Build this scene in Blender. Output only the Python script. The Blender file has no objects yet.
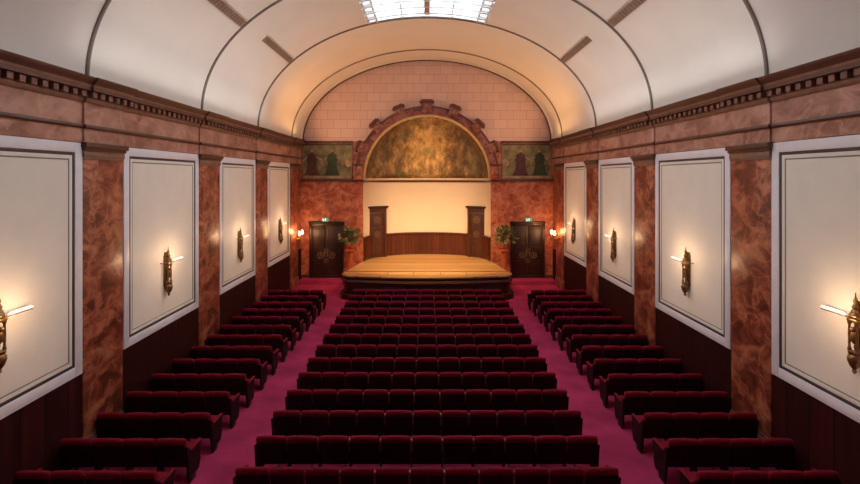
import bpy, bmesh, math, random
from mathutils import Vector, Matrix
random.seed(7)
PI = math.pi
C = bpy.context.scene.collection
S = bpy.context.scene

# ------------------------------------------------------------------ camera, world, light, exposure
EYE = 4.88                      # eye height above the hall floor (balcony)
cam_d = bpy.data.cameras.new('camera'); cam = bpy.data.objects.new('camera', cam_d); C.objects.link(cam)
cam.location = (0, 0, EYE); cam.rotation_euler = (PI/2, 0, 0)
cam_d.sensor_width = 36; cam_d.sensor_fit = 'HORIZONTAL'; cam_d.lens = 36*470/860
cam_d.shift_x = 3/860; cam_d.shift_y = -65/860; cam_d.clip_end = 200
S.camera = cam
S.view_settings.view_transform = 'Standard'; S.view_settings.look = 'None'
S.view_settings.gamma = 1; S.view_settings.use_curve_mapping = False
S.view_settings.exposure = 0.78

w = bpy.data.worlds.new('sky'); S.world = w; w.use_nodes = True
bg = w.node_tree.nodes['Background']; bg.inputs[0].default_value = (0.93, 0.965, 1.0, 1); bg.inputs[1].default_value = 6.6

def lamp(name, kind, loc, energy, color, rot=None, aim=None, parent=None, **kw):
    d = bpy.data.lights.new(name, kind); d.energy = energy; d.color = color
    for k, v in kw.items(): setattr(d, k, v)
    o = bpy.data.objects.new(name, d); C.objects.link(o); o.location = loc
    if aim is not None:
        o.rotation_euler = (Vector(aim)-Vector(loc)).to_track_quat('-Z', 'Y').to_euler()
    elif rot: o.rotation_euler = rot
    if parent: o.parent = parent
    return o
WARM = (1.0, 0.62, 0.30); AMBER = (1.0, 0.50, 0.20)
# sky portal under the rooflight
p = lamp('skylight_portal', 'AREA', (0, 10.0, 10.6), 1, (1, 1, 1), shape='RECTANGLE', size=4.8, size_y=12.4)
p.data.cycles.is_portal = True
# stage lighting: spots rigged high in the hall on each side, aimed at the platform and the apse
for sx in (-1, 1):
    lamp('stage_spot', 'SPOT', (sx*3.3, 15.6, 9.3), 1800, WARM, aim=(-sx*0.4, 21.6, 1.0), spot_size=math.radians(46), spot_blend=0.8, shadow_soft_size=0.15)
    lamp('apse_spot', 'SPOT', (sx*1.6, 16.2, 9.9), 760, WARM, aim=(sx*0.3, 23.2, 3.6), spot_size=math.radians(40), spot_blend=0.9, shadow_soft_size=0.15)
    # cove strips lying on the cornice, shining across at the vault: warm by the stage, paler along the hall
    lamp('cove_strip', 'AREA', (sx*5.25, 18.8, 6.66), 11, AMBER, aim=(sx*4.6, 18.9, 10.6), shape='RECTANGLE', size=3.4, size_y=0.10)
    lamp('cove_strip', 'AREA', (sx*5.25, 18.8, 6.66), 44, AMBER, aim=(-sx*3.6, 18.8, 10.0), shape='RECTANGLE', size=3.4, size_y=0.10)
    lamp('cove_strip', 'AREA', (sx*5.25, 12.0, 6.66), 17, (1, .97, .93), aim=(sx*4.7, 12.0, 10.6), shape='RECTANGLE', size=8.6, size_y=0.10)
    lamp('cove_strip', 'AREA', (sx*5.25, 12.0, 6.66), 40, (1, .88, .78), aim=(-sx*4.2, 12.0, 9.6), shape='RECTANGLE', size=8.6, size_y=0.10)

# ------------------------------------------------------------------ materials
def new_mat(name):
    m = bpy.data.materials.new(name); m.use_nodes = True
    nt = m.node_tree; b = nt.nodes['Principled BSDF']
    return m, nt, b
def mat(name, col, rough=0.5, metal=0.0, var=0.0, scale=6.0, bump=0.0, bscale=40.0, sheen=0.0, coat=0.0, spec=0.5):
    m, nt, b = new_mat(name)
    b.inputs['Roughness'].default_value = rough; b.inputs['Metallic'].default_value = metal
    b.inputs['Specular IOR Level'].default_value = spec
    if sheen:
        b.inputs['Sheen Weight'].default_value = sheen; b.inputs['Sheen Roughness'].default_value = 0.4
        b.inputs['Sheen Tint'].default_value = (col[0]*2.2, col[1]*1.6, col[2]*2, 1)
    if coat: b.inputs['Coat Weight'].default_value = coat
    tc = nt.nodes.new('ShaderNodeTexCoord')
    n = nt.nodes.new('ShaderNodeTexNoise'); n.inputs['Scale'].default_value = scale; n.inputs['Detail'].default_value = 4
    nt.links.new(tc.outputs['Object'], n.inputs['Vector'])
    r = nt.nodes.new('ShaderNodeValToRGB')
    lo = [max(0, c*(1-var)) for c in col]; hi = [min(1, c*(1+var)) for c in col]
    r.color_ramp.elements[0].color = (*lo, 1); r.color_ramp.elements[1].color = (*hi, 1)
    r.color_ramp.elements[0].position = 0.3; r.color_ramp.elements[1].position = 0.7
    nt.links.new(n.outputs['Fac'], r.inputs['Fac']); nt.links.new(r.outputs['Color'], b.inputs['Base Color'])
    if bump:
        n2 = nt.nodes.new('ShaderNodeTexNoise'); n2.inputs['Scale'].default_value = bscale
        nt.links.new(tc.outputs['Object'], n2.inputs['Vector'])
        bp = nt.nodes.new('ShaderNodeBump'); bp.inputs['Strength'].default_value = bump; bp.inputs['Distance'].default_value = 0.02
        nt.links.new(n2.outputs['Fac'], bp.inputs['Height']); nt.links.new(bp.outputs['Normal'], b.inputs['Normal'])
    return m
def marble(name, dark, mid, light, scale=1.6, rough=0.38):
    m, nt, b = new_mat(name); b.inputs['Roughness'].default_value = rough
    tc = nt.nodes.new('ShaderNodeTexCoord')
    mp = nt.nodes.new('ShaderNodeMapping'); mp.inputs['Rotation'].default_value = (0.5, 0.7, 0.3); mp.inputs['Scale'].default_value = (1.15, 1.0, 1.3)
    nt.links.new(tc.outputs['Object'], mp.inputs['Vector'])
    n = nt.nodes.new('ShaderNodeTexNoise'); n.inputs['Scale'].default_value = scale; n.inputs['Detail'].default_value = 9
    n.inputs['Roughness'].default_value = 0.66; n.inputs['Distortion'].default_value = 0.7
    nt.links.new(mp.outputs['Vector'], n.inputs['Vector'])
    r = nt.nodes.new('ShaderNodeValToRGB'); e = r.color_ramp.elements
    e[0].position = 0.38; e[0].color = (*dark, 1); e[1].position = 0.63; e[1].color = (*light, 1)
    x = e.new(0.49); x.color = (*mid, 1)
    nt.links.new(n.outputs['Fac'], r.inputs['Fac'])
    # pale veins
    n2 = nt.nodes.new('ShaderNodeTexNoise'); n2.inputs['Scale'].default_value = scale*0.6; n2.inputs['Detail'].default_value = 6; n2.inputs['Distortion'].default_value = 0.8
    nt.links.new(mp.outputs['Vector'], n2.inputs['Vector'])
    r2 = nt.nodes.new('ShaderNodeValToRGB'); f = r2.color_ramp.elements
    f[0].position = 0.47; f[0].color = (0, 0, 0, 1); f[1].position = 0.53; f[1].color = (0, 0, 0, 1)
    y = f.new(0.5); y.color = (0.42, 0.42, 0.42, 1)
    nt.links.new(n2.outputs['Fac'], r2.inputs['Fac'])
    mx = nt.nodes.new('ShaderNodeMixRGB'); mx.inputs['Color2'].default_value = (*[min(1, c*1.35) for c in light], 1)
    nt.links.new(r2.outputs['Color'], mx.inputs['Fac']); nt.links.new(r.outputs['Color'], mx.inputs['Color1'])
    nt.links.new(mx.outputs['Color'], b.inputs['Base Color'])
    return m
def wood(name, dark, light, axis='Z', scale=14.0, rough=0.35, boards=0.0, board_axis=0):
    m, nt, b = new_mat(name); b.inputs['Roughness'].default_value = rough
    tc = nt.nodes.new('ShaderNodeTexCoord')
    mp = nt.nodes.new('ShaderNodeMapping'); s = [scale, scale, scale]; s['XYZ'.index(axis)] = scale*0.06
    mp.inputs['Scale'].default_value = s
    nt.links.new(tc.outputs['Object'], mp.inputs['Vector'])
    n = nt.nodes.new('ShaderNodeTexNoise'); n.inputs['Scale'].default_value = 1.0; n.inputs['Detail'].default_value = 5
    nt.links.new(mp.outputs['Vector'], n.inputs['Vector'])
    r = nt.nodes.new('ShaderNodeValToRGB')
    r.color_ramp.elements[0].position = 0.3; r.color_ramp.elements[0].color = (*dark, 1)
    r.color_ramp.elements[1].position = 0.7; r.color_ramp.elements[1].color = (*light, 1)
    nt.links.new(n.outputs['Fac'], r.inputs['Fac'])
    out = r.outputs['Color']
    if boards:
        sp = nt.nodes.new('ShaderNodeSeparateXYZ'); nt.links.new(tc.outputs['Object'], sp.inputs[0])
        d = nt.nodes.new('ShaderNodeMath'); d.operation = 'DIVIDE'; d.inputs[1].default_value = boards
        nt.links.new(sp.outputs[board_axis], d.inputs[0])
        fr = nt.nodes.new('ShaderNodeMath'); fr.operation = 'FRACT'; nt.links.new(d.outputs[0], fr.inputs[0])
        lt = nt.nodes.new('ShaderNodeMath'); lt.operation = 'LESS_THAN'; lt.inputs[1].default_value = 0.06
        nt.links.new(fr.outputs[0], lt.inputs[0])
        fl = nt.nodes.new('ShaderNodeMath'); fl.operation = 'FLOOR'; nt.links.new(d.outputs[0], fl.inputs[0])
        wn = nt.nodes.new('ShaderNodeTexWhiteNoise'); wn.noise_dimensions = '1D'; nt.links.new(fl.outputs[0], wn.inputs['W'])
        hs = nt.nodes.new('ShaderNodeHueSaturation')
        ma = nt.nodes.new('ShaderNodeMapRange'); ma.inputs[3].default_value = 0.75; ma.inputs[4].default_value = 1.2
        nt.links.new(wn.outputs['Value'], ma.inputs[0]); nt.links.new(ma.outputs[0], hs.inputs['Value'])
        nt.links.new(out, hs.inputs['Color'])
        mx = nt.nodes.new('ShaderNodeMixRGB'); mx.inputs['Color2'].default_value = (*[c*0.4 for c in dark], 1)
        nt.links.new(lt.outputs[0], mx.inputs['Fac']); nt.links.new(hs.outputs['Color'], mx.inputs['Color1'])
        out = mx.outputs['Color']
    nt.links.new(out, b.inputs['Base Color'])
    return m
def emis(name, col, strength):
    m, nt, b = new_mat(name)
    b.inputs['Base Color'].default_value = (*col, 1)
    b.inputs['Emission Color'].default_value = (*col, 1); b.inputs['Emission Strength'].default_value = strength
    return m

M = {}
M['red_marble'] = marble('red_marble', (0.10, 0.022, 0.012), (0.25, 0.052, 0.027), (0.50, 0.18, 0.09), 2.3)
M['pink_marble'] = marble('pink_marble', (0.26, 0.105, 0.075), (0.40, 0.19, 0.14), (0.52, 0.29, 0.22), 1.3)
M['apse_marble'] = marble('apse_marble', (0.24, 0.045, 0.022), (0.42, 0.095, 0.045), (0.58, 0.22, 0.12), 2.2)
M['maroon_marble'] = marble('maroon_marble', (0.10, 0.022, 0.02), (0.22, 0.06, 0.05), (0.36, 0.14, 0.11), 2.4)
M['moulding'] = mat('moulding', (0.105, 0.040, 0.028), 0.4, var=0.2)
M['moulding_light'] = mat('moulding_light', (0.24, 0.125, 0.085), 0.4, var=0.2)
M['dentil'] = mat('dentil', (0.21, 0.095, 0.065), 0.45, var=0.25)
M['plaster'] = mat('plaster', (0.74, 0.70, 0.65), 0.75, var=0.03, scale=1.0)
M['rib_line'] = mat('rib_line', (0.20, 0.155, 0.125), 0.7, var=0.1)
M['vent'] = mat('vent', (0.28, 0.17, 0.11), 0.6, var=0.15)
M['frame_white'] = mat('frame_white', (0.80, 0.77, 0.81), 0.4, var=0.04)
M['panel_cream'] = mat('panel_cream', (0.84, 0.79, 0.69), 0.6, var=0.03, scale=2.0)
M['panel_line'] = mat('panel_line', (0.05, 0.045, 0.06), 0.4)
M['thin_line'] = mat('thin_line', (0.22, 0.20, 0.19), 0.5)
M['dark_wood'] = wood('dark_wood', (0.022, 0.003, 0.003), (0.045, 0.006, 0.005), 'Z', 10, 0.6, 0.45, 1)
M['dark_wood'].node_tree.nodes['Principled BSDF'].inputs['Specular IOR Level'].default_value = 0.15
M['velvet'] = mat('velvet', (0.17, 0.004, 0.015), 0.75, var=0.25, scale=9, bump=0.15, bscale=200, sheen=0.15, spec=0.12)
M['seat_back'] = mat('seat_back', (0.015, 0.0015, 0.003), 0.6, var=0.2, spec=0.2)
M['arm_wood'] = wood('arm_wood', (0.20, 0.06, 0.035), (0.34, 0.12, 0.07), 'Y', 20, 0.35)
M['iron'] = mat('iron', (0.03, 0.022, 0.02), 0.4, 0.6)
M['carpet'] = mat('carpet', (0.37, 0.030, 0.092), 0.95, var=0.28, scale=1.4, bump=0.3, bscale=150, spec=0.1)
M['stage_oak'] = wood('stage_oak', (0.50, 0.27, 0.09), (0.66, 0.40, 0.15), 'X', 9, 0.3, 0.14, 1)
M['stage_front'] = wood('stage_front', (0.020, 0.004, 0.003), (0.042, 0.009, 0.006), 'Z', 10, 0.4)
M['mahogany'] = wood('mahogany', (0.062, 0.012, 0.006), (0.12, 0.028, 0.011), 'Z', 12, 0.35, 0.16, 0)
M['door_wood'] = wood('door_wood', (0.020, 0.006, 0.004), (0.040, 0.012, 0.007), 'Z', 12, 0.4)
M['apse_door'] = wood('apse_door', (0.055, 0.014, 0.008), (0.095, 0.026, 0.013), 'Z', 12, 0.4)
M['cream_wall'] = mat('cream_wall', (0.80, 0.65, 0.49), 0.7, var=0.02, scale=1.0)
M['brass'] = mat('brass', (0.55, 0.36, 0.13), 0.32, 0.9, var=0.2)
M['dull_brass'] = mat('dull_brass', (0.17, 0.10, 0.06), 0.5, 0.3, var=0.2)
M['bronze'] = mat('bronze', (0.25, 0.145, 0.06), 0.38, 0.8, var=0.35, scale=18)
M['gold'] = mat('gold', (0.72, 0.45, 0.16), 0.4, 0.6, var=0.15)
M['white_frame'] = mat('white_frame', (0.72, 0.73, 0.74), 0.5)
M['spine'] = mat('spine', (0.42, 0.27, 0.20), 0.6)
M['lamp_tube'] = emis('lamp_tube', (1.0, 0.76, 0.50), 1.7)
M['bulb'] = emis('bulb', (1.0, 0.68, 0.34), 16)
M['leaf'] = mat('leaf', (0.06, 0.11, 0.03), 0.5, var=0.5, scale=9)
M['leaf_pale'] = mat('leaf_pale', (0.20, 0.22, 0.07), 0.5, var=0.4, scale=9)
M['blossom'] = mat('blossom', (0.46, 0.34, 0.22), 0.6, var=0.2)
M['terracotta'] = mat('terracotta', (0.42, 0.085, 0.03), 0.4, var=0.25)
M['exit_green'] = emis('exit_green', (0.09, 0.32, 0.19), 0.3)
M['exit_white'] = emis('exit_white', (0.75, 0.90, 0.80), 0.5)
M['frieze_ground'] = mat('frieze_ground', (0.19, 0.165, 0.085), 0.55, var=0.6, scale=2.6)
M['robe_brown'] = mat('robe_brown', (0.085, 0.032, 0.018), 0.6, var=0.4)
M['robe_green'] = mat('robe_green', (0.035, 0.060, 0.028), 0.6, var=0.4)
M['robe_plum'] = mat('robe_plum', (0.075, 0.022, 0.035), 0.6, var=0.4)
M['pale_paint'] = mat('pale_paint', (0.38, 0.26, 0.155), 0.6, var=0.35)

# pink tiled tympanum: faint stretcher-bond grid
m, nt, b = new_mat('tympanum_tile'); M['tile'] = m; b.inputs['Roughness'].default_value = 0.55
tc = nt.nodes.new('ShaderNodeTexCoord'); sp = nt.nodes.new('ShaderNodeSeparateXYZ'); cb = nt.nodes.new('ShaderNodeCombineXYZ')
nt.links.new(tc.outputs['Object'], sp.inputs[0]); nt.links.new(sp.outputs['X'], cb.inputs['X']); nt.links.new(sp.outputs['Z'], cb.inputs['Y'])
br = nt.nodes.new('ShaderNodeTexBrick'); nt.links.new(cb.outputs[0], br.inputs['Vector'])
br.inputs['Color1'].default_value = (0.68, 0.49, 0.45, 1); br.inputs['Color2'].default_value = (0.63, 0.44, 0.40, 1); br.inputs['Mortar'].default_value = (0.52, 0.34, 0.30, 1)
br.inputs['Scale'].default_value = 1.0; br.inputs['Mortar Size'].default_value = 0.015; br.inputs['Brick Width'].default_value = 0.62; br.inputs['Row Height'].default_value = 0.42
nt.links.new(br.outputs['Color'], b.inputs['Base Color'])

# painted half-dome: mottled gold, umber and a little green
m, nt, b = new_mat('dome_painting'); M['dome'] = m; b.inputs['Roughness'].default_value = 0.5
tc = nt.nodes.new('ShaderNodeTexCoord')
n = nt.nodes.new('ShaderNodeTexNoise'); n.inputs['Scale'].default_value = 2.6; n.inputs['Detail'].default_value = 8; n.inputs['Distortion'].default_value = 0.15; n.inputs['Roughness'].default_value = 0.68
mp = nt.nodes.new('ShaderNodeMapping'); mp.inputs['Scale'].default_value = (1.3, 0.6, 0.75)
nt.links.new(tc.outputs['Object'], mp.inputs['Vector']); nt.links.new(mp.outputs['Vector'], n.inputs['Vector'])
# a broad pale zone in the middle of the painting
vm = nt.nodes.new('ShaderNodeVectorMath'); vm.operation = 'SUBTRACT'; vm.inputs[1].default_value = (0, 23.6, 6.6)
nt.links.new(tc.outputs['Object'], vm.inputs[0])
ml = nt.nodes.new('ShaderNodeVectorMath'); ml.operation = 'MULTIPLY'; ml.inputs[1].default_value = (0.75, 0.2, 0.42); nt.links.new(vm.outputs[0], ml.inputs[0])
ln = nt.nodes.new('ShaderNodeVectorMath'); ln.operation = 'LENGTH'; nt.links.new(ml.outputs[0], ln.inputs[0])
mr = nt.nodes.new('ShaderNodeMapRange'); mr.inputs[1].default_value = 0.0; mr.inputs[2].default_value = 1.3; mr.inputs[3].default_value = 0.24; mr.inputs[4].default_value = -0.10
nt.links.new(ln.outputs['Value'], mr.inputs[0])
ad = nt.nodes.new('ShaderNodeMath'); nt.links.new(n.outputs['Fac'], ad.inputs[0]); nt.links.new(mr.outputs[0], ad.inputs[1])
r = nt.nodes.new('ShaderNodeValToRGB'); e = r.color_ramp.elements
e[0].position = 0.30; e[0].color = (0.055, 0.028, 0.012, 1); e[1].position = 0.76; e[1].color = (0.78, 0.50, 0.20, 1)
for pos, col in ((0.42, (0.15, 0.075, 0.028, 1)), (0.54, (0.30, 0.17, 0.06, 1)), (0.62, (0.48, 0.28, 0.10, 1))):
    x = e.new(pos); x.color = col
nt.links.new(ad.outputs[0], r.inputs['Fac'])
n2 = nt.nodes.new('ShaderNodeTexNoise'); n2.inputs['Scale'].default_value = 0.9; nt.links.new(tc.outputs['Object'], n2.inputs['Vector'])
r2 = nt.nodes.new('ShaderNodeValToRGB'); r2.color_ramp.elements[0].position = 0.58; r2.color_ramp.elements[1].position = 0.68
r2.color_ramp.elements[1].color = (0.6, 0.6, 0.6, 1)
nt.links.new(n2.outputs['Fac'], r2.inputs['Fac'])
mx = nt.nodes.new('ShaderNodeMixRGB'); mx.inputs['Color2'].default_value = (0.12, 0.14, 0.045, 1)
nt.links.new(r2.outputs['Color'], mx.inputs['Fac']); nt.links.new(r.outputs['Color'], mx.inputs['Color1']); nt.links.new(mx.outputs['Color'], b.inputs['Base Color'])

# frosted rooflight glass: lets the sky through, partly diffused
m = bpy.data.materials.new('frosted_glass'); m.use_nodes = True; M['glass'] = m; nt = m.node_tree
nt.nodes.remove(nt.nodes['Principled BSDF']); out = nt.nodes['Material Output']
t1 = nt.nodes.new('ShaderNodeBsdfTransparent'); t1.inputs[0].default_value = (0.60, 0.64, 0.67, 1)
t2 = nt.nodes.new('ShaderNodeBsdfTranslucent'); t2.inputs[0].default_value = (0.62, 0.66, 0.69, 1)
ms = nt.nodes.new('ShaderNodeMixShader'); ms.inputs[0].default_value = 0.35
nt.links.new(t1.outputs[0], ms.inputs[1]); nt.links.new(t2.outputs[0], ms.inputs[2]); nt.links.new(ms.outputs[0], out.inputs[0])

# ------------------------------------------------------------------ mesh helpers
class MB:
    """Collects shapes into one mesh; each shape keeps its own material slot."""
    def __init__(self): self.v = []; self.f = []; self.m = []; self.sm = []; self.slots = []
    def slot(self, k):
        if k not in self.slots: self.slots.append(k)
        return self.slots.index(k)
    def add(self, verts, faces, k, smooth=False):
        o = len(self.v); s = self.slot(k); self.v += [tuple(p) for p in verts]
        for f in faces: self.f.append([i+o for i in f]); self.m.append(s); self.sm.append(smooth)
        return self
    def box(self, x0, x1, y0, y1, z0, z1, k, bev=0.0, mtx=None):
        bm = bmesh.new(); bmesh.ops.create_cube(bm, size=1)
        sx, sy, sz = abs(x1-x0), abs(y1-y0), abs(z1-z0)
        for v in bm.verts: v.co = Vector((v.co.x*sx+(x0+x1)/2, v.co.y*sy+(y0+y1)/2, v.co.z*sz+(z0+z1)/2))
        if bev: bmesh.ops.bevel(bm, geom=list(bm.edges), offset=min(bev, sx/2.2, sy/2.2, sz/2.2), segments=2, affect='EDGES', profile=0.5)
        return self.bm(bm, k, bool(bev), mtx)
    def bm(self, bm, k, smooth=False, mtx=None):
        if mtx is not None: bm.transform(mtx)
        bm.verts.index_update()
        self.add([v.co.copy() for v in bm.verts], [[v.index for v in f.verts] for f in bm.faces], k, smooth); bm.free(); return self
    def lathe(self, prof, k, seg=16, at=(0, 0, 0), sy=1.0):
        vs, fs = [], []
        for r, z in prof:
            for i in range(seg):
                a = 2*PI*i/seg; vs.append((at[0]+r*math.cos(a), at[1]+r*sy*math.sin(a), at[2]+z))
        for j in range(len(prof)-1):
            for i in range(seg):
                fs.append([j*seg+i, j*seg+(i+1) % seg, (j+1)*seg+(i+1) % seg, (j+1)*seg+i])
        fs.append(list(range(seg))[::-1]); fs.append([(len(prof)-1)*seg+i for i in range(seg)])
        return self.add(vs, fs, k, True)
    def tube(self, pts, r, k, seg=8):
        pts = [Vector(p) for p in pts]; vs, fs = [], []
        for j, p in enumerate(pts):
            d = (pts[min(j+1, len(pts)-1)]-pts[max(j-1, 0)]).normalized()
            u = d.orthogonal().normalized(); u = Vector((0, 0, 1)).cross(d) if abs(d.z) < 0.95 else Vector((1, 0, 0)).cross(d)
            u.normalize(); v = d.cross(u); rr = r[j] if isinstance(r, (list, tuple)) else r
            for i in range(seg):
                a = 2*PI*i/seg; vs.append(p+u*rr*math.cos(a)+v*rr*math.sin(a))
        for j in range(len(pts)-1):
            for i in range(seg): fs.append([j*seg+i, j*seg+(i+1) % seg, (j+1)*seg+(i+1) % seg, (j+1)*seg+i])
        fs.append(list(range(seg))[::-1]); fs.append([(len(pts)-1)*seg+i for i in range(seg)])
        return self.add(vs, fs, k, True)
    def ball(self, c, r, k, sub=2, scale=(1, 1, 1)):
        bm = bmesh.new(); bmesh.ops.create_icosphere(bm, subdivisions=sub, radius=r)
        return self.bm(bm, k, True, Matrix.Translation(c) @ Matrix.Diagonal((*scale, 1)))
    def sweep(self, prof, frames, k, smooth=False, closed=True):
        """Closed profile [(a,b)..] placed at each frame function f(a,b)->point; caps at both ends."""
        n = len(prof); vs = [f(a, b) for f in frames for a, b in prof]; fs = []
        for j in range(len(frames)-1):
            for i in range(n): fs.append([j*n+i, j*n+(i+1) % n, (j+1)*n+(i+1) % n, (j+1)*n+i])
        if closed: fs.append(list(range(n))[::-1]); fs.append([(len(frames)-1)*n+i for i in range(n)])
        return self.add(vs, fs, k, smooth)
    def build(self, name, parent=None, angle=40):
        me = bpy.data.meshes.new(name); me.from_pydata([tuple(v) for v in self.v], [], self.f)
        for k in self.slots: me.materials.append(M[k])
        me.polygons.foreach_set('material_index', self.m); me.polygons.foreach_set('use_smooth', self.sm)
        bm = bmesh.new(); bm.from_mesh(me); bmesh.ops.recalc_face_normals(bm, faces=bm.faces); bm.to_mesh(me); bm.free()
        me.set_sharp_from_angle(angle=math.radians(angle)); me.update()
        o = bpy.data.objects.new(name, me); C.objects.link(o)
        if parent: o.parent = parent
        return o
def thing(name, label, cat, loc=(0, 0, 0), rz=0.0, group=None):
    o = bpy.data.objects.new(name, None); C.objects.link(o); o.location = loc; o.rotation_euler = (0, 0, rz); o.empty_display_size = 0.2
    o['label'] = label; o['category'] = cat
    if group: o['group'] = group
    return o
def struct(o, label=None):
    o['kind'] = 'structure'
    if label: o['label'] = label
    return o
def copy_tree(o, parent=None):
    c = o.copy(); C.objects.link(c)
    if parent is not None: c.parent = parent
    for ch in [x for x in o.children]: copy_tree(ch, c)
    return c
ORD = ['', 'first', 'second', 'third', 'fourth', 'fifth', 'sixth', 'seventh', 'eighth', 'ninth', 'tenth', 'eleventh', 'twelfth', 'thirteenth', 'fourteenth', 'fifteenth']

# ------------------------------------------------------------------ hall dimensions
W = 5.87                      # wall plane
PF = 5.83                     # pilaster face
YB = 21.9                     # stage end wall
Y0 = -3.0
PIL = [(0.0, 1.1), (3.98, 5.08), (7.97, 9.01), (12.03, 13.22), (16.03, 17.2), (20.05, 21.25)]
Z0, VA, VB = 6.55, 5.78, 3.78 # vault springing, half width, rise
def vz(x): return Z0+VB*math.sqrt(max(0, 1-(x/VA)**2))
def vpt(t, y, off=0.0): return ((VA-off)*math.cos(t), y, Z0+(VB-off)*math.sin(t))
def tx(x): return math.acos(x/VA)

# floor
fl = MB().box(-6.3, 6.3, Y0-.3, 24.6, -0.3, 0, 'carpet')
for s in (-1, 1): fl.box(s*3.80, s*5.80, 21.25, YB, -.1, .20, 'carpet', .02)   # carpeted step at the end doors
struct(fl.build('floor'), 'magenta red carpet floor of the aisles')

# side walls
for sx, nm in ((-1, 'left'), (1, 'right')):
    mb = MB()
    def sb(d0, d1, y0, y1, z0, z1, k, bev=0.0): mb.box(sx*(W-d1), sx*(W-d0), y0, y1, z0, z1, k, bev)
    sb(-0.35, 0, Y0, YB, 0, 7.2, 'red_marble')
    struct(mb.build('wall_'+nm), 'marble-faced side wall of the hall')
    bb = MB(); bb.box(sx*(W-.04), sx*W, Y0, YB, 0, .16, 'dark_wood', .008)
    struct(bb.build('baseboard_'+nm), 'dark skirting board along the side wall')
    # entablature mouldings: continuous profile with break-outs above each pilaster
    mb = MB()
    sb(0, .012, Y0, YB, 0.16, 1.56, 'dark_wood')
    sb(0, .025, Y0, YB, 5.47, 5.71, 'pink_marble')
    sb(0, .025, Y0, YB, 5.77, 6.16, 'pink_marble')
    for (a, b_) in PIL:
        for z0, z1 in ((5.47, 5.71), (5.77, 6.16)): sb(.02, .06, a, b_, z0, z1, 'pink_marble')
    prof_low = [(0, 5.705), (.05, 5.705), (.07, 5.735), (.055, 5.775), (0, 5.775)]
    prof_bed = [(0, 6.15), (.05, 6.15), (.075, 6.19), (.075, 6.22), (0, 6.22)]
    prof_den = [(0, 6.22), (.07, 6.22), (.07, 6.34), (0, 6.34)]
    prof_cor = [(0, 6.34), (.19, 6.34), (.19, 6.405), (0, 6.405)]
    prof_lite = [(0, 6.405), (.195, 6.405), (.205, 6.44), (0, 6.44)]
    prof_cym = [(0, 6.44), (.21, 6.44), (.235, 6.48), (.275, 6.52), (.28, 6.56), (0, 6.58)]
    runs = [(Y0, YB, 0.0)]+[(a-.02, b_+.02, .04) for a, b_ in PIL]
    for a, b_, e_ in runs:
        for pr, k in ((prof_low, 'moulding'), (prof_bed, 'moulding_light'), (prof_den, 'moulding'), (prof_cor, 'moulding'), (prof_lite, 'moulding_light'), (prof_cym, 'moulding')):
            mb.sweep(pr, [lambda d, z, y=y, e_=e_: (sx*(W-d-(e_ if d > 0 else 0)), y, z) for y in (a, b_)], k)
    y = 2.0
    while y < YB-.1:
        on = any(a-.02 < y < b_+.02 for a, b_ in PIL); e_ = .04 if on else 0
        mb.box(sx*(W-.15-e_), sx*(W-.05), y, y+.10, 6.235, 6.33, 'dentil'); y += .20
    struct(mb.build('trim_1' if sx < 0 else 'trim_2'), 'dark dado, pink marble frieze and dentilled cornice along the %s wall' % nm)

# end walls
mb = MB(); mb.box(-6.2, 6.2, Y0-.3, Y0, 0, 11, 'plaster'); struct(mb.build('wall_rear'), 'rear wall behind the viewer')
AP, AD, AR = 2.97, 2.15, 2.87     # apse half width, depth, dome radius
AZ = EYE-0.06                     # springing of the painted half-dome
mb = MB(); N = 96
def arch(x): return AZ+math.sqrt(max(0, AR*AR-x*x)) if abs(x) < AR else AZ
xs = sorted(set([-W+2*W*i/N for i in range(N+1)]+[AP, -AP, AR, -AR]))
ZT = 6.55
for x0, x1 in zip(xs, xs[1:]):
    for lo, hi, k in (('t', None, 'tile'), ('m', None, 'apse_marble')):
        if lo == 't':
            a0, a1 = max(ZT, arch(x0)), max(ZT, arch(x1)); b0, b1 = max(ZT, vz(x0)), max(ZT, vz(x1))
        else:
            inside = abs((x0+x1)/2) < AP
            base0 = arch(x0) if inside else 0; base1 = arch(x1) if inside else 0
            if inside and abs((x0+x1)/2) > AR: base0 = base1 = AZ
            a0, a1, b0, b1 = min(base0, ZT), min(base1, ZT), ZT, ZT
        if b0-a0 < 1e-4 and b1-a1 < 1e-4: continue
        vs = [(x0, YB, a0), (x1, YB, a1), (x1, YB, b1), (x0, YB, b0), (x0, YB+.12, a0), (x1, YB+.12, a1), (x1, YB+.12, b1), (x0, YB+.12, b0)]
        mb.add(vs, [[0, 1, 2, 3], [7, 6, 5, 4], [0, 4, 5, 1], [3, 2, 6, 7]], k)
struct(mb.build('wall_back'), 'stage end wall, red marble below a pink tiled lunette')
# outer skin of the building end
struct(MB().box(-6.2, 6.2, 24.6, 24.8, 0, 11, 'plaster').build('wall_outer'), 'outer wall behind the apse')

# mouldings on the end wall
mb = MB()
for s in (-1, 1):
    mb.box(s*3.45, s*W, YB-.07, YB, 6.46, 6.56, 'moulding', .01)
    mb.box(s*AP, s*W, YB-.08, YB, 4.66, 4.80, 'moulding', .01)
    mb.box(s*AP, s*W, YB-.03, YB, 0, .34, 'moulding', .01)
struct(mb.build('trim_3'), 'dark red string courses on the stage end wall')
# arch lip where the vault meets the end wall
mb = MB()
ts = [PI*i/72 for i in range(73)]
def ring(prof, k):
    mb.sweep(prof, [lambda off, y, t=t: vpt(t, y, off) for t in ts], k, True)
ring([(0, 21.45), (.03, 21.45), (.05, 21.52), (.05, 21.66), (0, 21.66)], 'plaster')
ring([(0, 21.66), (.035, 21.66), (.035, 21.69), (0, 21.69)], 'rib_line')
ring([(0, 21.80), (.05, 21.80), (.06, 21.84), (.05, 21.88), (0, 21.88)], 'moulding')
struct(mb.build('trim_4'), 'moulded arch where the vault meets the lunette')

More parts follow.
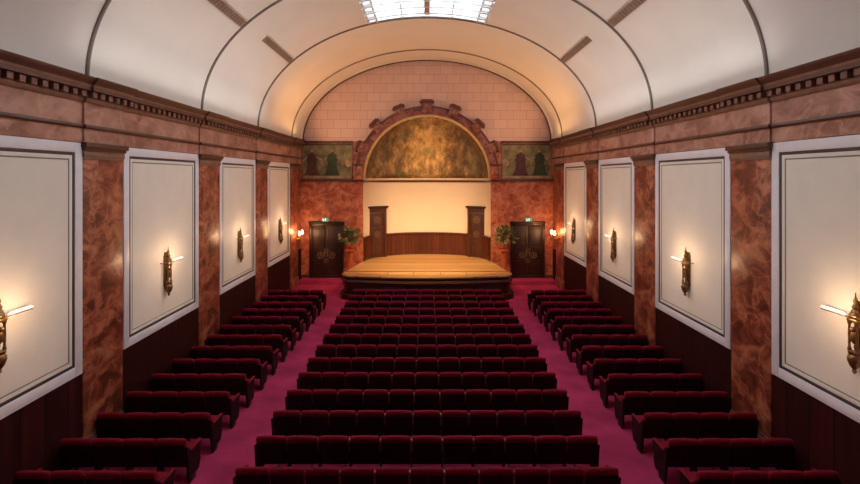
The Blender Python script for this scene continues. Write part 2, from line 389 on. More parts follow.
# ------------------------------------------------------------------ vault
SKX, SKY0, SKY1 = 2.02, 4.0, 16.0
mb = MB()
def vault(t0, t1, n, y0, y1, th=0.18):
    tt = [t0+(t1-t0)*i/n for i in range(n+1)]
    mb.sweep([(0, y0), (0, y1), (-th, y1), (-th, y0)], [lambda off, y, t=t: vpt(t, y, off) for t in tt], 'plaster', True)
tR = tx(SKX); tL = PI-tR
vault(0, PI, 80, Y0, SKY0); vault(0, PI, 80, SKY1, 24.0)
vault(0, tR, 30, SKY0, SKY1); vault(tL, PI, 30, SKY0, SKY1)
struct(mb.build('ceiling', angle=25), 'white plaster barrel vault over the hall')
for i, (a, b_) in enumerate(PIL[1:]):
    mb = MB(); off = .03
    segs = [(0, PI, 72)] if a > SKY1-.1 else [(0, tR, 32), (tL, PI, 32)]
    for t0, t1, n in segs:
        tt = [t0+(t1-t0)*k/n for k in range(n+1)]
        def fr(prof, k): mb.sweep(prof, [lambda o_, y, t=t: vpt(t, y, o_) for t in tt], k, True)
        fr([(-.02, a+.02), (off, a+.02), (off, b_), (-.02, b_)], 'plaster')
        fr([(-.02, a-.03), (off, a-.03), (off+.012, a-.01), (off+.012, a+.02), (-.02, a+.02)], 'rib_line')
    struct(mb.build('trim_%d' % (5+i), angle=30), 'shallow rib of the vault with a dark edge line')

# skylight
sk = thing('window_1', 'curved white rooflight with small panes at the top of the vault', 'skylight'); sk['kind'] = 'structure'
gl = MB(); tt = [tR+(tL-tR)*i/24 for i in range(25)]
gl.sweep([(-.08, SKY0), (-.08, SKY1), (-.095, SKY1), (-.095, SKY0)], [lambda o_, y, t=t: vpt(t, y, o_) for t in tt], 'glass', True)
gl.build('glass', sk, angle=30)
fm = MB()
def bar_long(x, hw, k, o1=.02, y1=SKY1):
    ta, tb = tx(x+hw), tx(x-hw)
    fm.sweep([(-.11, SKY0), (-.11, y1), (o1, y1), (o1, SKY0)], [lambda o_, y, t=t: vpt(t, y, o_) for t in (ta, (ta+tb)/2, tb)], k)
def bar_cross(y, hw, t0, t1, o1=.0, n=20):
    fm.sweep([(-.11, y-hw), (o1, y-hw), (o1, y+hw), (-.11, y+hw)], [lambda o_, yy, t=t0+(t1-t0)*i/n: vpt(t, yy, o_) for i in range(n+1)], 'white_frame', True)
for x in (-1.97, 1.97, -1.70, 1.70): bar_long(x, .03, 'white_frame')
for x in (-.84, .84): bar_long(x, .018, 'white_frame', .02)
bar_cross(SKY1-.04, .05, tR, tL); bar_cross(SKY0+.04, .05, tR, tL)
y = SKY1-.50
while y > SKY0+.2: bar_cross(y, .04, tR, tL, .06); y -= .55
y = SKY1-.27
while y > SKY0+.2:
    bar_cross(y, .022, tx(1.97), tx(1.70), 0, 3); bar_cross(y, .022, tx(-1.70), tx(-1.97), 0, 3); y -= .275
fm.build('muntins', sk)
fm = MB(); bar_long(0, .085, 'spine', .05, SKY1-.35); fm.build('ridge_bar', sk)

# ceiling vents
def ceiling_vent(x, y0, y1, label):
    mb = MB(); hw = .075; s = 1 if x > 0 else -1
    ta, tb = tx(x+hw), tx(x-hw)
    mb.sweep([(0, y0), (.03, y0), (.03, y1), (0, y1)], [lambda o_, y, t=t: vpt(t, y, o_) for t in (ta, tb)], 'vent')
    th = thing('ceiling_vent', label, 'vent', (0, 0, 0), 0, 'brown slot vents in the vault')
    mb.build('slot', th)
    mb = MB(); n = 18
    for i in range(n):
        y = y0+.06+(y1-y0-.12)*(i+.2)/n
        mb.sweep([(.03, y), (.045, y), (.045, y+.05), (.03, y+.05)], [lambda o_, yy, t=t: vpt(t, yy, o_) for t in (tx(x+.05), tx(x-.05))], 'rib_line')
    o = mb.build('louvres', th); o['kind'] = 'stuff'
for s, nm in ((-1, 'left'), (1, 'right')):
    ceiling_vent(s*4.68, 9.3, 11.95, 'brown slot vent in the %s vault bay with the second nearest wall panel' % nm)
    ceiling_vent(s*4.62, 13.35, 15.95, 'brown slot vent on the %s of the vault, nearer the stage' % nm)

# ------------------------------------------------------------------ pilasters
def pilaster(sx, a, b_, label):
    t = thing('pilaster', label, 'pilaster', (sx*W, (a+b_)/2, 0), 0, 'red marble pilasters along the side walls')
    h = (b_-a)/2; d = W-PF
    mb = MB(); mb.box(0, -sx*d, -h, h, .42, 5.22, 'red_marble', .006); mb.build('shaft', t)
    mb = MB()
    for z0, z1, e in ((5.18, 5.22, .018), (5.22, 5.33, .03), (5.33, 5.38, .055), (5.38, 5.47, .09)):
        mb.box(0, -sx*(d+e), -h-e*.5, h+e*.5, z0, z1, 'moulding_light' if z0 < 5.3 else 'moulding', .006)
    mb.build('capital', t)
    mb = MB(); mb.box(0, -sx*(d+.03), -h-.02, h+.02, 0, .36, 'red_marble', .008); mb.box(0, -sx*(d+.018), -h-.01, h+.01, .36, .42, 'moulding_light', .01)
    mb.build('base', t)
for sx, nm in ((-1, 'left'), (1, 'right')):
    for (a, b_), which in zip(PIL[2:], ('nearest the viewer', 'second from the viewer', 'third from the viewer', 'in the corner by the stage')):
        pilaster(sx, a, b_, 'veined red marble pilaster on the %s wall, %s' % (nm, which))

# ------------------------------------------------------------------ wall panels
def wall_panel(sx, a, b_, label):
    z0, z1 = 1.555, 5.455
    t = thing('wall_panel', label, 'wall panel', (sx*W, (a+b_)/2, z0), 0, 'cream wall panels in white frames')
    h = (b_-a)/2; H = z1-z0; fw = .165
    def rect_frame(mb, i0, i1, d0, d1, k):
        for (ya, yb, za, zb) in ((-h+i0, -h+i1, i0, H-i0), (h-i1, h-i0, i0, H-i0), (-h+i1, h-i1, i0, i1), (-h+i1, h-i1, H-i1, H-i0)):
            mb.box(-sx*d0, -sx*d1, ya, yb, za, zb, k, .004)
    mb = MB(); mb.box(0, -sx*.012, -h+fw, h-fw, fw, H-fw, 'panel_cream'); mb.build('cloth_panel', t)
    mb = MB(); rect_frame(mb, 0, fw, 0, .035, 'frame_white'); mb.build('frame', t)
    mb = MB(); rect_frame(mb, fw, fw+.05, 0, .026, 'panel_line'); o = mb.build('dark_border', t); o['label'] = 'dark line inside the white frame'
    mb = MB(); rect_frame(mb, fw+.05, fw+.11, 0, .020, 'panel_cream'); rect_frame(mb, fw+.11, fw+.13, 0, .018, 'thin_line'); mb.build('inner_border', t)
bays = [(5.13, 7.965), (9.05, 12.02), (13.24, 16.0), (17.22, 20.02)]
names = ('nearest the viewer', 'second from the viewer', 'third from the viewer', 'beside the stage')
for sx, nm in ((-1, 'left'), (1, 'right')):
    for (a, b_), which in zip(bays, names):
        wall_panel(sx, a, b_, 'white framed cream panel on the %s wall, %s' % (nm, which))

# ------------------------------------------------------------------ wall sconces on the panels
def sconce(sx, y, label):
    # built as on a wall at local x=0, facing +x; mirrored by sx
    t = thing('wall_sconce', label, 'wall lamp', (sx*(W-.012), y, 2.22), 0, 'bronze sconces on the wall panels')
    q = -sx
    mb = MB()
    mb.box(0, q*.03, -.075, .075, .22, .92, 'bronze', .01); mb.box(0, q*.045, -.05, .05, .16, .98, 'bronze', .012); mb.build('backplate', t)
    mb = MB(); mb.lathe([(.03, .82), (.055, .84), (.035, .87), (.045, .90), (.022, .95), (.030, .985), (.012, 1.03), (.004, 1.10)], 'bronze', 12, (q*.07, 0, 0)); mb.build('finial', t)
    mb = MB(); mb.box(0, q*.13, -.08, .08, .70, .745, 'bronze', .012); mb.box(0, q*.115, -.065, .065, .745, .79, 'bronze', .01)
    mb.lathe([(.07, .79), (.075, .80), (.05, .83), (.03, .83)], 'bronze', 12, (q*.07, 0, 0)); mb.build('canopy', t)
    for s in (-1, 1):
        mb = MB(); mb.lathe([(.024, .30), (.024, .33), (.015, .36), (.019, .5), (.014, .65), (.026, .68), (.026, .70)], 'bronze', 10, (q*.10, s*.058, 0)); mb.build('column', t)
    mb = MB(); mb.ball((q*.085, 0, .50), .055, 'bronze', 2, (.8, .9, 1.9)); mb.ball((q*.11, 0, .60), .035, 'bronze', 2); mb.build('ornament', t)
    mb = MB(); mb.lathe([(.004, 0), (.03, .03), (.02, .06), (.055, .11), (.08, .18), (.078, .23), (.058, .26), (.07, .28), (.07, .305), (.04, .31)], 'bronze', 14, (q*.085, 0, 0)); mb.build('bowl', t)
    # lamp arm towards the stage carrying a row of bright bulbs; plain arm towards the viewer
    mb = MB(); mb.tube([(q*.10, .04, .765), (q*.13, .08, .755), (q*.14, .47, .755)], .009, 'bronze'); a1 = mb.build('arm', t)
    mb = MB(); mb.tube([(q*.14, .08, .785), (q*.14, .11, .79), (q*.14, .44, .79), (q*.14, .47, .785)], [.008, .018, .018, .008], 'lamp_tube', 10); o = mb.build('light_tube', a1); o['label'] = 'glowing light tube'
    mb = MB(); mb.tube([(q*.10, -.06, .765), (q*.13, -.14, .775), (q*.10, -.34, .79)], [.011, .010, .006], 'bronze'); mb.ball((q*.10, -.35, .79), .014, 'bronze'); mb.build('arm', t)
    lamp('sconce_light', 'POINT', (q*.50, .24, .82), 6.0, (1, .64, .38), parent=t, shadow_soft_size=.06)
    lamp('sconce_light', 'POINT', (q*.50, -.16, .90), 3.0, (1, .60, .34), parent=t, shadow_soft_size=.12)
for sx, nm in ((-1, 'left'), (1, 'right')):
    for (a, b_), which in zip(bays, names):
        sconce(sx, (a+b_)/2-(.20 if a < 8 else .02), 'bronze sconce with lit tube on the %s wall panel %s' % (nm, which))

# two-bulb brackets on the corner pilasters
def bracket(sx, label):
    t = thing('bracket_lamp', label, 'wall lamp', (sx*PF, 20.75, 2.05), 0, 'two-bulb bracket lamps by the stage doors')
    q = -sx
    mb = MB(); mb.box(0, q*.03, -.06, .06, -.05, .35, 'brass', .012); mb.ball((q*.05, 0, .15), .04, 'brass'); mb.build('backplate', t)
    for s in (-1, 1):
        mb = MB(); mb.tube([(q*.05, 0, .15), (q*.15, s*.10, .10), (q*.24, s*.22, .14), (q*.26, s*.24, .20)], .014, 'brass')
        mb.lathe([(.02, .19), (.045, .21), (.045, .225), (.018, .23), (.018, .28)], 'brass', 10, (q*.26, s*.24, 0)); am = mb.build('arm', t)
        mb = MB(); mb.lathe([(.016, .28), (.040, .32), (.050, .37), (.035, .42), (.008, .47)], 'bulb', 12, (q*.26, s*.24, 0)); mb.build('bulb', am)
    lamp('bracket_light', 'POINT', (q*.36, 0, .42), 22, (1, .45, .16), parent=t, shadow_soft_size=.08)
bracket(-1, 'two-bulb lamp on the corner pilaster left of the left stage-end door')
bracket(1, 'two-bulb lamp on the corner pilaster right of the right stage-end door')

# ------------------------------------------------------------------ apse: curved wall, panelling, half-dome
def ap(t, k=0.0):
    if k < 0: k *= min(1, math.sin(t)*3)
    return ((AP-k)*math.cos(t), YB+(AD-k)*math.sin(t))
ats = [PI*i/64 for i in range(65)]
mb = MB()
mb.sweep([(0, 0), (0, AZ), (-.15, AZ), (-.15, 0)], [lambda k, z, t=t: (*ap(t, k), z) for t in ats], 'cream_wall', True)
# flat soffit ring between the wall and the slightly smaller dome
struct(mb.build('wall_apse', angle=30), 'curved cream wall behind the platform')
mb = MB(); nu, nv = 48, 20; vs, fs = [], []
DD = AD-.08
for j in range(nv+1):
    ph = PI/2*j/nv
    for i in range(nu+1):
        t = PI*i/nu
        # half-dome: z up, arch in the wall plane
        x = AR*math.cos(t); s = math.sin(t)
        vs.append((x, YB+DD*s*math.cos(ph), AZ+AR*s*math.sin(ph)))
for j in range(nv):
    for i in range(nu):
        a = j*(nu+1)+i; fs.append([a, a+1, a+nu+2, a+nu+1])
mb.add(vs, fs, 'dome', True)
o = mb.build('dome_painting', angle=180)
sol = o.modifiers.new('thickness', 'SOLIDIFY'); sol.thickness = .06; sol.offset = -1
for k_, v_ in (('label', 'gold and brown painted half-dome above the platform'), ('category', 'mural')): o[k_] = v_
# shelf at the foot of the dome
mb = MB()
mb.sweep([(0, AZ-.10), (.10, AZ-.10), (.14, AZ-.04), (.14, AZ+.05), (0, AZ+.05)], [lambda k, z, t=t: (*ap(t, k), z) for t in ats], 'cream_wall', True)
mb.sweep([(0, AZ-.20), (.04, AZ-.20), (.07, AZ-.10), (0, AZ-.10)], [lambda k, z, t=t: (*ap(t, k), z) for t in ats], 'moulding', True)
struct(mb.build('trim_10', angle=30), 'cream ledge at the foot of the painted dome')
lamp('dome_light', 'AREA', (0, YB+1.1, AZ+.12), 9, WARM, aim=(0, YB+.9, AZ+3), shape='RECTANGLE', size=3.6, size_y=.12)

SZ = 0.95                            # platform height
pn = thing('stage_panelling', 'curved reddish wood panelling at the back of the platform', 'panelling')
mb = MB(); mb.sweep([(0, SZ), (.05, SZ), (.05, 2.0), (0, 2.0)], [lambda k, z, t=t: (*ap(t, k), z) for t in ats], 'mahogany', True); mb.build('boarding', pn, 30)
mb = MB(); mb.sweep([(0, 2.0), (.05, 1.96), (.09, 1.98), (.10, 2.05), (0, 2.07)], [lambda k, z, t=t: (*ap(t, k), z) for t in ats], 'mahogany', True); mb.build('cap_rail', pn, 30)
mb = MB(); mb.sweep([(.05, SZ), (.075, SZ), (.07, SZ+.15), (.05, SZ+.17)], [lambda k, z, t=t: (*ap(t, k), z) for t in ats], 'mahogany', True); mb.build('skirting', pn, 30)

# ornaments for doors
def rosette(mb, cx, cz, y, r, k):
    for i in range(5):
        a = PI/2+2*PI*i/5; mb.ball((cx+r*.62*math.cos(a), y, cz+r*.62*math.sin(a)), r*.30, k, 1, (1, .25, 1))
    mb.ball((cx, y, cz), r*.26, k, 1, (1, .3, 1))
    bm = bmesh.new(); n = 20; vs = []; fs = []
    for i in range(n):
        a = 2*PI*i/n
        for rr, yy in ((r, 0), (r*.88, 0), (r*.88, -.012), (r, -.012)): vs.append((cx+rr*math.cos(a), y+yy, cz+rr*math.sin(a)))
    for i in range(n):
        for j in range(4): fs.append([i*4+j, i*4+(j+1) % 4, ((i+1) % n)*4+(j+1) % 4, ((i+1) % n)*4+j])
    bm.free(); mb.add(vs, fs, k)

def apse_door(n, s, label):
    ang = math.acos(s*2.53/AP)
    cx, cy = ap(ang, .10)
    nx, ny = -math.cos(ang)/AP, -math.sin(ang)/AD      # inward normal
    rz = (math.atan2(ny, nx)+PI/2)*.6                         # local -y faces the hall
    t = thing('door_%d' % n, label, 'door', (cx, cy, SZ), rz); t['kind'] = 'structure'
    hw, H = .47, 2.38
    mb = MB()
    for q in (-1, 1): mb.box(q*hw, q*(hw-.10), -.10, .10, 0, H, 'apse_door', .008)
    mb.box(-hw, hw, -.10, .10, H-.12, H, 'apse_door', .008); mb.build('frame', t)
    mb = MB(); mb.box(-hw-.05, hw+.05, -.14, .12, H, H+.06, 'door_wood', .01); mb.box(-hw-.09, hw+.09, -.18, .12, H+.06, H+.13, 'door_wood', .014); mb.build('cornice', t)
    mb = MB(); mb.box(-hw+.10, hw-.10, -.06, .0, .01, H-.12, 'apse_door', .004)
    for z0, z1 in ((.15, .72), (.86, 1.42), (1.55, 2.12)):
        for (a, b_, c, d) in ((-.31, .31, z0, z0+.04), (-.31, .31, z1-.04, z1), (-.31, -.27, z0, z1), (.27, .31, z0, z1)): mb.box(a, b_, -.075, -.05, c, d, 'door_wood', .006)
    lf = mb.build('leaf', t)
    mb = MB(); rosette(mb, 0, 1.83, -.07, .17, 'dull_brass'); o = mb.build('upper_ornament', lf)
    mb = MB(); rosette(mb, 0, 1.14, -.07, .15, 'dull_brass'); o = mb.build('middle_ornament', lf)
    mb = MB(); mb.tube([(-s*.30, -.07, .98), (-s*.30, -.12, .98), (-s*.30, -.12, 1.08), (-s*.30, -.07, 1.08)], .010, 'brass'); mb.build('handle', lf)
apse_door(1, -1, 'tall carved wood door at the left of the curved platform wall')
apse_door(2, 1, 'tall carved wood door at the right of the curved platform wall')

def hall_door(n, s, label):
    t = thing('door_%d' % n, label, 'door', (s*4.68, YB-.02, .20)); t['kind'] = 'structure'
    hw, H = .79, 2.54
    mb = MB(); mb.box(-hw, hw, -.06, .05, 0, .12, 'door_wood', .01)
    for q in (-1, 1): mb.box(q*hw, q*(hw-.10), -.09, .05, 0, H, 'door_wood', .01)
    mb.box(-hw, hw, -.09, .05, H-.12, H, 'door_wood', .01); mb.box(-hw-.04, hw+.04, -.13, .05, H, H+.07, 'door_wood', .012); mb.build('frame', t)
    for q in (-1, 1):
        mb = MB(); x0, x1 = (q*.005, q*(hw-.10)); mb.box(x0, x1, -.05, .0, .12, H-.12, 'door_wood', .004)
        a, b_ = min(x0, x1)+.07, max(x0, x1)-.07
        for z0, z1 in ((.24, .66), (.76, 1.44), (1.54, 2.30)):
            for (c, d, e, f) in ((a, b_, z0, z0+.04), (a, b_, z1-.04, z1), (a, a+.04, z0, z1), (b_-.04, b_, z0, z1)): mb.box(c, d, -.065, -.04, e, f, 'door_wood', .006)
        lf = mb.build('leaf', t)
        mb = MB(); rosette(mb, q*.26, 1.04, -.06, .17, 'dull_brass'); mb.build('ornament', lf)
        mb = MB(); mb.tube([(q*.06, -.05, 1.0), (q*.06, -.10, 1.0), (q*.06, -.10, 1.22), (q*.06, -.05, 1.22)], .011, 'brass'); mb.build('handle', lf)
    for zc, r in ((1.26, .12), (.80, .12)):
        mb = MB(); rosette(mb, 0, zc, -.075, r, 'dull_brass'); mb.build('centre_ornament', t)
hall_door(3, -1, 'dark double door with brass ornament left of the platform')
hall_door(4, 1, 'dark double door with brass ornament right of the platform')
for s, nm in ((-1, 'left'), (1, 'right')):
    t = thing('exit_sign', 'small green lit exit sign on top of the %s double door' % nm, 'sign', (s*4.72, YB-.08, 2.812), 0, 'green exit signs over the double doors')
    mb = MB(); mb.box(-.15, .15, -.04, .04, 0, .17, 'exit_green', .01); mb.build('light_box', t)
    mb = MB(); mb.ball((.02, -.045, .145), .022, 'exit_white', 1, (1, .2, 1))
    for pts in ([(.015, -.045, .12), (-.005, -.045, .08)], [(-.005, -.045, .08), (.03, -.045, .055), (.02, -.045, .02)], [(-.005, -.045, .08), (-.03, -.045, .05), (-.06, -.045, .045)], [(.015, -.045, .115), (.05, -.045, .09)], [(.01, -.045, .115), (-.03, -.045, .10)]):
        mb.tube(pts, .011, 'exit_white', 6)
    mb.box(-.12, -.075, -.045, -.035, .025, .145, 'exit_white'); mb.build('pictogram', t)

# ------------------------------------------------------------------ carved arch round the dome
t = thing('arch_surround', 'red marble arch with projecting blocks round the painted dome', 'arch')
def archband(r0, r1, y0, y1, k, name, parent, z_drop=0.0):
    mb = MB(); tt = [PI*i/60 for i in range(61)]
    fr = [lambda r, y, a=a: (r*math.cos(a), y, AZ+r*math.sin(a)) for a in tt]
    mb.sweep([(r0, y0), (r1, y0), (r1, y1), (r0, y1)], fr, k, True); return mb.build(name, parent, 30)
archband(AR-.02, AR+.09, YB-.10, YB+.04, 'gold', 'gold_rim', t)
archband(AR+.09, AR+.42, YB-.16, YB, 'maroon_marble', 'archivolt', t)
archband(AR+.40, AR+.48, YB-.20, YB, 'moulding', 'outer_moulding', t)
for deg in (90, 68, 112, 46, 134, 25, 155):
    a = math.radians(deg); rr = AR+.52
    mtx = Matrix.Translation((rr*math.cos(a), YB-.14, AZ+rr*math.sin(a))) @ Matrix.Rotation(PI/2-a, 4, 'Y')
    sc = 1.15 if deg == 90 else 1.0
    mb = MB(); mb.box(-.21*sc, .21*sc, -.15, .13, -.34, .10, 'maroon_marble', .03, mtx); mb.box(-.29*sc, .29*sc, -.19, .13, .08, .19, 'moulding', .03, mtx); mb.box(-.23*sc, .23*sc, -.16, .13, .17, .25, 'moulding', .03, mtx)
    mb.ball((0, 0, 0), .12, 'moulding_light', 2, (1, 1, 1)); mb.v[-42:] = [tuple(mtx @ Vector((p[0]*.9, p[1]*.6-.14, p[2]*1.2-.10))) for p in mb.v[-42:]]; mb.build('block', t)
for s in (-1, 1):
    mb = MB(); mb.box(s*(AR+.10), s*(AR+.52), YB-.19, YB, AZ-.06, AZ+.55, 'apse_marble', .01); mb.box(s*(AR+.08), s*(AR+.58), YB-.20, YB, AZ+.55, AZ+.66, 'moulding', .015)
    mb.ball((s*(AR+.32), YB-.20, AZ+.25), .13, 'moulding_light', 2, (1, .5, 1)); mb.build('springer', t)

# painted frieze panels either side of the arch
def frieze(s, label, spec):
    x0, x1 = 3.46, 5.80
    t = thing('frieze_panel', label, 'mural panel', (s*(x0+x1)/2, YB, AZ-.01), 0, 'painted frieze panels beside the arch')
    h = (x1-x0)/2; H = 1.62
    mb = MB(); mb.box(-h, h, -.03, 0, 0, H, 'frieze_ground'); mb.build('painted_ground', t)
    mb = MB()
    for q in (-1, 1): mb.box(q*h, q*(h-.06), -.05, 0, 0, H, 'moulding_light', .008)
    mb.box(-h, h, -.05, 0, H-.07, H, 'moulding', .008); mb.box(-h, h, -.05, 0, 0, .12, 'pale_paint', .008); mb.build('border', t)
    for x, k, lean in spec:
        mb = MB()
        pr = [(.40, .14), (.31, .24), (.24, .45), (.20, .68), (.25, .90), (.24, 1.04), (.15, 1.13), (.05, 1.18), (.04, 1.22)]
        mb.sweep([(0, 0), (1, 0), (1, 1), (0, 1)], [lambda a, b_, r=r, z=z: (x+lean*z+(r if a else -r), -.03-.035*b_, z) for r, z in pr], k)
        mb.build('draped_form', t)
    mb = MB()
    for x, k, lean in spec:
        mb.ball((x+lean*1.3, -.045, 1.26), .075, 'pale_paint', 2, (1, .3, 1.2))
        mb.tube([(x-.22, -.05, 1.0), (x-.42, -.05, .80), (x-.50, -.05, .95)], [.035, .035, .03], 'pale_paint', 6); mb.tube([(x+.22, -.05, 1.0), (x+.42, -.05, .86), (x+.52, -.05, .62)], [.035, .035, .03], 'pale_paint', 6)
    mb.ball((-s*.98, -.04, .72), .20, 'pale_paint', 2, (.8, .2, 1)); o = mb.build('pale_shapes', t); o['kind'] = 'stuff'
frieze(-1, 'dark green painted panel to the left of the marble arch', ((-.72, 'robe_brown', .0), (.20, 'robe_green', .03)))
frieze(1, 'dark green painted panel to the right of the marble arch', ((-.28, 'robe_plum', .0), (.62, 'robe_green', -.02)))

# ------------------------------------------------------------------ stage platform
t = thing('stage_platform', 'curved oak concert platform with a dark wood front', 'stage')
def outline(e=0.0):
    """Plan of the platform front, right to left; e grows it outward."""
    pts = []
    for i in range(49):
        u = -1+2*i/48
        if abs(u) < .80:
            x = u/.80*3.02; y = 18.40+.30*(x/3.02)**2
            nx, ny = .12*x/3.02, -1
        else:
            q = (abs(u)-.80)/.20; s = 1 if u > 0 else -1; a = q*PI/2
            x = s*(3.02+.42*math.sin(a)); y = 18.70+.55*(1-math.cos(a)); nx, ny = s*math.sin(a), -math.cos(a)
        l = math.hypot(nx, ny); pts.append((x+e*nx/l, y+e*ny/l))
    pts = [(-2.98-e, YB-.02)]+pts+[(2.98+e, YB-.02)]
    return pts
front = outline(0)
back = [(x, y) for x, y in (ap(tt_, .06) for tt_ in ats)]   # from +x to -x round the back
poly = front+back
def slab(name, pl, z0, z1, k, parent):
    n = len(pl); mb = MB(); vs = [(x, y, z0) for x, y in pl]+[(x, y, z1) for x, y in pl]
    fs = [list(range(n))[::-1], [n+i for i in range(n)]]+[[i, (i+1) % n, n+(i+1) % n, n+i] for i in range(n)]
    mb.add(vs, fs, k); return mb.build(name, parent)
slab('deck', poly, SZ-.05, SZ, 'stage_oak', t)
inner = outline(-.05)
slab('body', [(x, y) for x, y in inner]+[(2.9, YB-.03), (-2.9, YB-.03)][:0], .0, SZ-.05, 'stage_front', t)
mb = MB(); op = outline(.03)[1:-1]
ip = outline(-.42)[1:-1]
vs = []; n = len(op)
for (x, y), (xi, yi) in zip(op, ip): vs += [(x, y, SZ-.06), (x, y, SZ+.006), (xi, yi, SZ+.006)]
fs = []
for i in range(n-1):
    a = 3*i; fs += [[a, a+3, a+4, a+1], [a+1, a+4, a+5, a+2]]
mb.add(vs, fs, 'stage_oak'); o = mb.build('nosing', t)
sol = o.modifiers.new('thickness', 'SOLIDIFY'); sol.thickness = .004
mb = MB()
for y0, hx in ((19.50, 3.36),): mb.box(-hx, hx, y0, y0+.07, SZ-.01, SZ+.008, 'mahogany')
for x in (-1.6, -.55, .55, 1.6): mb.box(x-.012, x+.012, 18.75, 19.50, SZ-.01, SZ+.007, 'mahogany')
mb.build('inlay_line', t)
slab('plinth', outline(.10), 0, .22, 'stage_front', t)
mb = MB(); o1, o2 = outline(.06)[1:-1], outline(-.06)[1:-1]; vs = []
for (x, y), (xi, yi) in zip(o1, o2): vs += [(x, y, .70), (x, y, .78), (xi, yi, .78), (xi, yi, .70)]
fs = []
for i in range(len(o1)-1):
    for j in range(4): fs.append([4*i+j, 4*(i+1)+j, 4*(i+1)+(j+1) % 4, 4*i+(j+1) % 4])
mb.add(vs, fs, 'moulding'); mb.build('front_rail', t)

# ------------------------------------------------------------------ pedestals with flowers
def pedestal(s, label):
    t = thing('pedestal', label, 'pedestal', (s*3.50, 21.40, 0), 0, 'marble pedestals at the platform ends')
    mb = MB(); mb.box(-.22, .22, -.22, .22, 0, .16, 'terracotta', .02); mb.box(-.18, .18, -.18, .18, .16, .24, 'terracotta', .02); mb.build('base', t)
    mb = MB(); mb.lathe([(.15, .24), (.16, .28), (.135, .34), (.125, 1.38), (.135, 1.46), (.16, 1.50)], 'terracotta', 20); mb.build('shaft', t)
    mb = MB(); mb.box(-.19, .19, -.19, .19, 1.50, 1.60, 'terracotta', .02); mb.build('top', t)
def flowers(s, label):
    t = thing('flower_arrangement', label, 'flowers', (s*3.50, 21.40, 1.60), 0, 'flower arrangements at the platform ends')
    mb = MB(); mb.lathe([(.09, 0), (.15, .05), (.19, .16), (.16, .28), (.12, .32), (.15, .36), (.13, .36), (.10, .31)], 'terracotta', 18); mb.build('vase', t)
    rng = random.Random(5 if s < 0 else 11)
    lf, lp, bl, st = MB(), MB(), MB(), MB()
    for i in range(150):
        th = rng.uniform(0, 2*PI); el = rng.uniform(-.35, 1.45); r = rng.uniform(.18, .52)*(1 if el < .9 else .95)
        d = Vector((math.cos(th)*math.cos(el), math.sin(th)*math.cos(el), math.sin(el)))
        c = Vector((0, 0, .48))+Vector((d.x*r, d.y*r*.75, d.z*r*1.05))
        if c.y > .42: c.y = .42
        side = d.cross(Vector((0, 0, 1))); side = side.normalized() if side.length > .05 else Vector((1, 0, 0))
        L = rng.uniform(.12, .24); wd = L*.28; tip = (d+Vector((rng.uniform(-.6, .6), rng.uniform(-.6, .6), rng.uniform(-.6, .3)))).normalized()
        if c.y+tip.y*L > .46: tip.y = -abs(tip.y)
        up = tip.cross(side).normalized()*.015
        vs = [c, c+tip*L*.35+side*wd+up, c+tip*L*.7+side*wd*.8, c+tip*L, c+tip*L*.7-side*wd*.8, c+tip*L*.35-side*wd+up, c+tip*L*.4-up*2]
        (lf if rng.random() < .62 else lp).add(vs, [[0, 1, 6], [1, 2, 6], [2, 3, 6], [3, 4, 6], [4, 5, 6], [5, 0, 6]], 'leaf' if vs is None else ('leaf'), True)
        if i % 5 == 0:
            st.tube([(0, 0, .30), Vector((0, 0, .30)).lerp(c, .6)+Vector((0, 0, .05)), c], .006, 'leaf', 5)
        if i % 10 == 0 and c.y < .3:
            for k in range(5):
                a = 2*PI*k/5; bl.ball(c+Vector((.035*math.cos(a), -.02, .035*math.sin(a)))+d*.03, .030, 'blossom', 1, (1, .6, 1))
            bl.ball(c+d*.045, .02, 'leaf_pale', 1)
    lp.slots = ['leaf_pale']
    st.build('stems', t); lf.build('dark_leaves', t); lp.build('pale_leaves', t); bl.build('blossoms', t)
for s, nm in ((-1, 'left'), (1, 'right')):
    pedestal(s, 'reddish pedestal between the %s double door and the platform' % nm)
    flowers(s, 'leafy flower arrangement on the pedestal beside the %s double door' % nm)

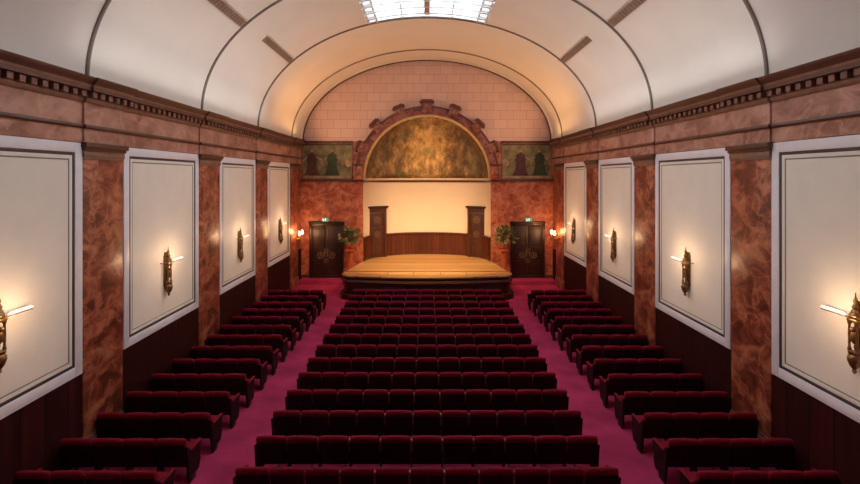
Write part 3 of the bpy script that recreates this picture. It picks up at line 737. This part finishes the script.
# ------------------------------------------------------------------ theatre seats
PITCH = .496; TOP = .75
def seat_proto():
    t = thing('theatre_seat', 'x', 'seat')
    hw = PITCH/2-.016
    rec = .09                                   # backrest leans back this much
    def back_pt(y, z): return y-rec*(z-.30)/.45+rec
    # velvet backrest with rounded top; local rear edge of the top at y = 0
    prof = [(.03, .28), (.085, .29), (.105, .40), (.11, .60), (.10, .70), (.075, .742), (.045, .752), (.018, .742), (.004, .71), (.004, .66), (.02, .62), (.02, .30)]
    mb = MB(); xs_ = [-hw, -hw+.012, -hw+.05, -.1, 0, .1, hw-.05, hw-.012, hw]
    ins = [.035, .008, 0, 0, 0, 0, 0, .008, .035]
    mb.sweep(prof, [lambda y, z, x=x, i=i: (x, back_pt(y+(.055-y)*i*6, z+(.5-z)*i*.9*.8+(.006 if abs(x) < .11 else 0)*(z > .7)), z+(.5-z)*i*.9+(.012*(1-(x/hw)**2))*(z > .69)) for x, i in zip(xs_, ins)], 'velvet', True)
    mb.build('backrest', t, 60)
    mb = MB(); mb.sweep([(-.004, .30), (.022, .30), (.022, .655), (.0, .665), (-.006, .645)], [lambda y, z, x=x: (x, back_pt(y, z), z) for x in (-hw+.004, hw-.004)], 'seat_back')
    mb.sweep([(.0, .28), (.03, .28), (.03, .52), (.0, .52)], [lambda y, z, x=x: (x, back_pt(y, z), z) for x in (-PITCH/2+.017, PITCH/2-.017)], 'seat_back'); o = mb.build('back_panel', t); o['label'] = 'dark rear panel'
    mb = MB(); mb.box(-hw+.02, hw-.02, .17, .56, .345, .445, 'velvet', .03); mb.build('seat_cushion', t)
    def arm(x, end):
        mb = MB(); mb.box(x-.013, x+.013, .115, .16, .06, .47, 'seat_back', .006); mb.box(x-.013, x+.013, .085, .15, .47, .665, 'arm_wood', .006); mb.box(x-.014, x+.014, .40, .45, .30, .51, 'seat_back', .006)
        mb.box(x-.013, x+.013, .10, .46, .30, .36, 'iron', .006)
        mb.box(x-.0155, x+.0155, .19, .50, .50, .535, 'seat_back', .01); return mb
    arm(-PITCH/2, False).build('armrest', t)
    for x in (-PITCH/2,):
        mb = MB(); mb.box(x-.0155, x+.0155, .14, .30, .02, .275, 'iron', .008); mb.box(x-.0155, x+.0155, .06, .40, 0, .025, 'iron', .006); mb.build('leg', t)
    # end panel of an aisle seat (kept aside as a template)
    mb = MB(); x = 0
    pr = [(.10, .08), (.42, .08), (.46, .18), (.47, .42), (.50, .46), (.50, .50), (.16, .52), (.06, .62), (.03, .62), (.07, .40)]
    mb.sweep(pr, [lambda y, z, x=x: (x, y+.0, z) for x in (-.02, .02)], 'seat_back')
    ep = mb.build('end_panel')
    mb = MB(); mb.box(-.028, .028, .14, .50, .50, .53, 'velvet', .012); pad = mb.build('arm_pad', ep)
    mb = MB(); mb.box(-.022, .022, .12, .30, .0, .10, 'iron', .006); ft = mb.build('foot', ep)
    return t, ep
proto, endp = seat_proto()
first = [True, True]
def copy_end(parent, x):
    if first[1]: e = endp; first[1] = False
    else: e = copy_tree(endp)
    e.parent = parent; e.location = (x, 0, 0)
    return e
def place_seat(x, y, label, group, left_end=False, right_end=None):
    if first[0]: o = proto; first[0] = False
    else:
        o = proto.copy(); C.objects.link(o)
        for ch in PROTO_PARTS: c = ch.copy(); C.objects.link(c); c.parent = o
    o.location = (x, y, 0); o['label'] = label; o['group'] = group
    return o
ROWS = 14; RY = 6.62; RP = .815
place = []; PROTO_PARTS = list(proto.children)
for r_ in range(ROWS):
    y = RY+RP*r_; fromstage = ROWS-r_
    for k in range(11):
        x = (k-5)*PITCH
        if k < 5: pos = '%s from the left aisle' % ORD[k+1]
        elif k > 5: pos = '%s from the right aisle' % ORD[11-k]
        else: pos = 'in the very middle'
        lab = 'centre-block red velvet seat %s, %s row from the stage' % (pos, ORD[fromstage])
        place.append((x, y, lab, 'red velvet seats of the centre block', k == 0, k == 10))
    for sx, nm in ((-1, 'left'), (1, 'right')):
        for k in range(4):
            x = sx*(3.79+PITCH*(k+.5))
            lab = '%s-block red velvet seat %s from the %s aisle, %s row from the stage' % (nm, ORD[k+1], nm, ORD[fromstage])
            le = (k == 3) if sx < 0 else (k == 0); re = (k == 0) if sx < 0 else (k == 3)
            place.append((x, y-.08, lab, 'red velvet seats of the %s block' % nm, le, re))
place.sort(key=lambda p: p[4] or p[5])          # a seat without end panels first: it is the prototype itself
for x, y, lab, grp, le, re in place:
    o = place_seat(x, y, lab, grp)
    if le:                                           # the end panel stands in for the shared arm
        for c in list(o.children):
            if c.name.startswith(('armrest', 'leg')): bpy.data.objects.remove(c)
        copy_end(o, -PITCH/2)
    if re: copy_end(o, PITCH/2)
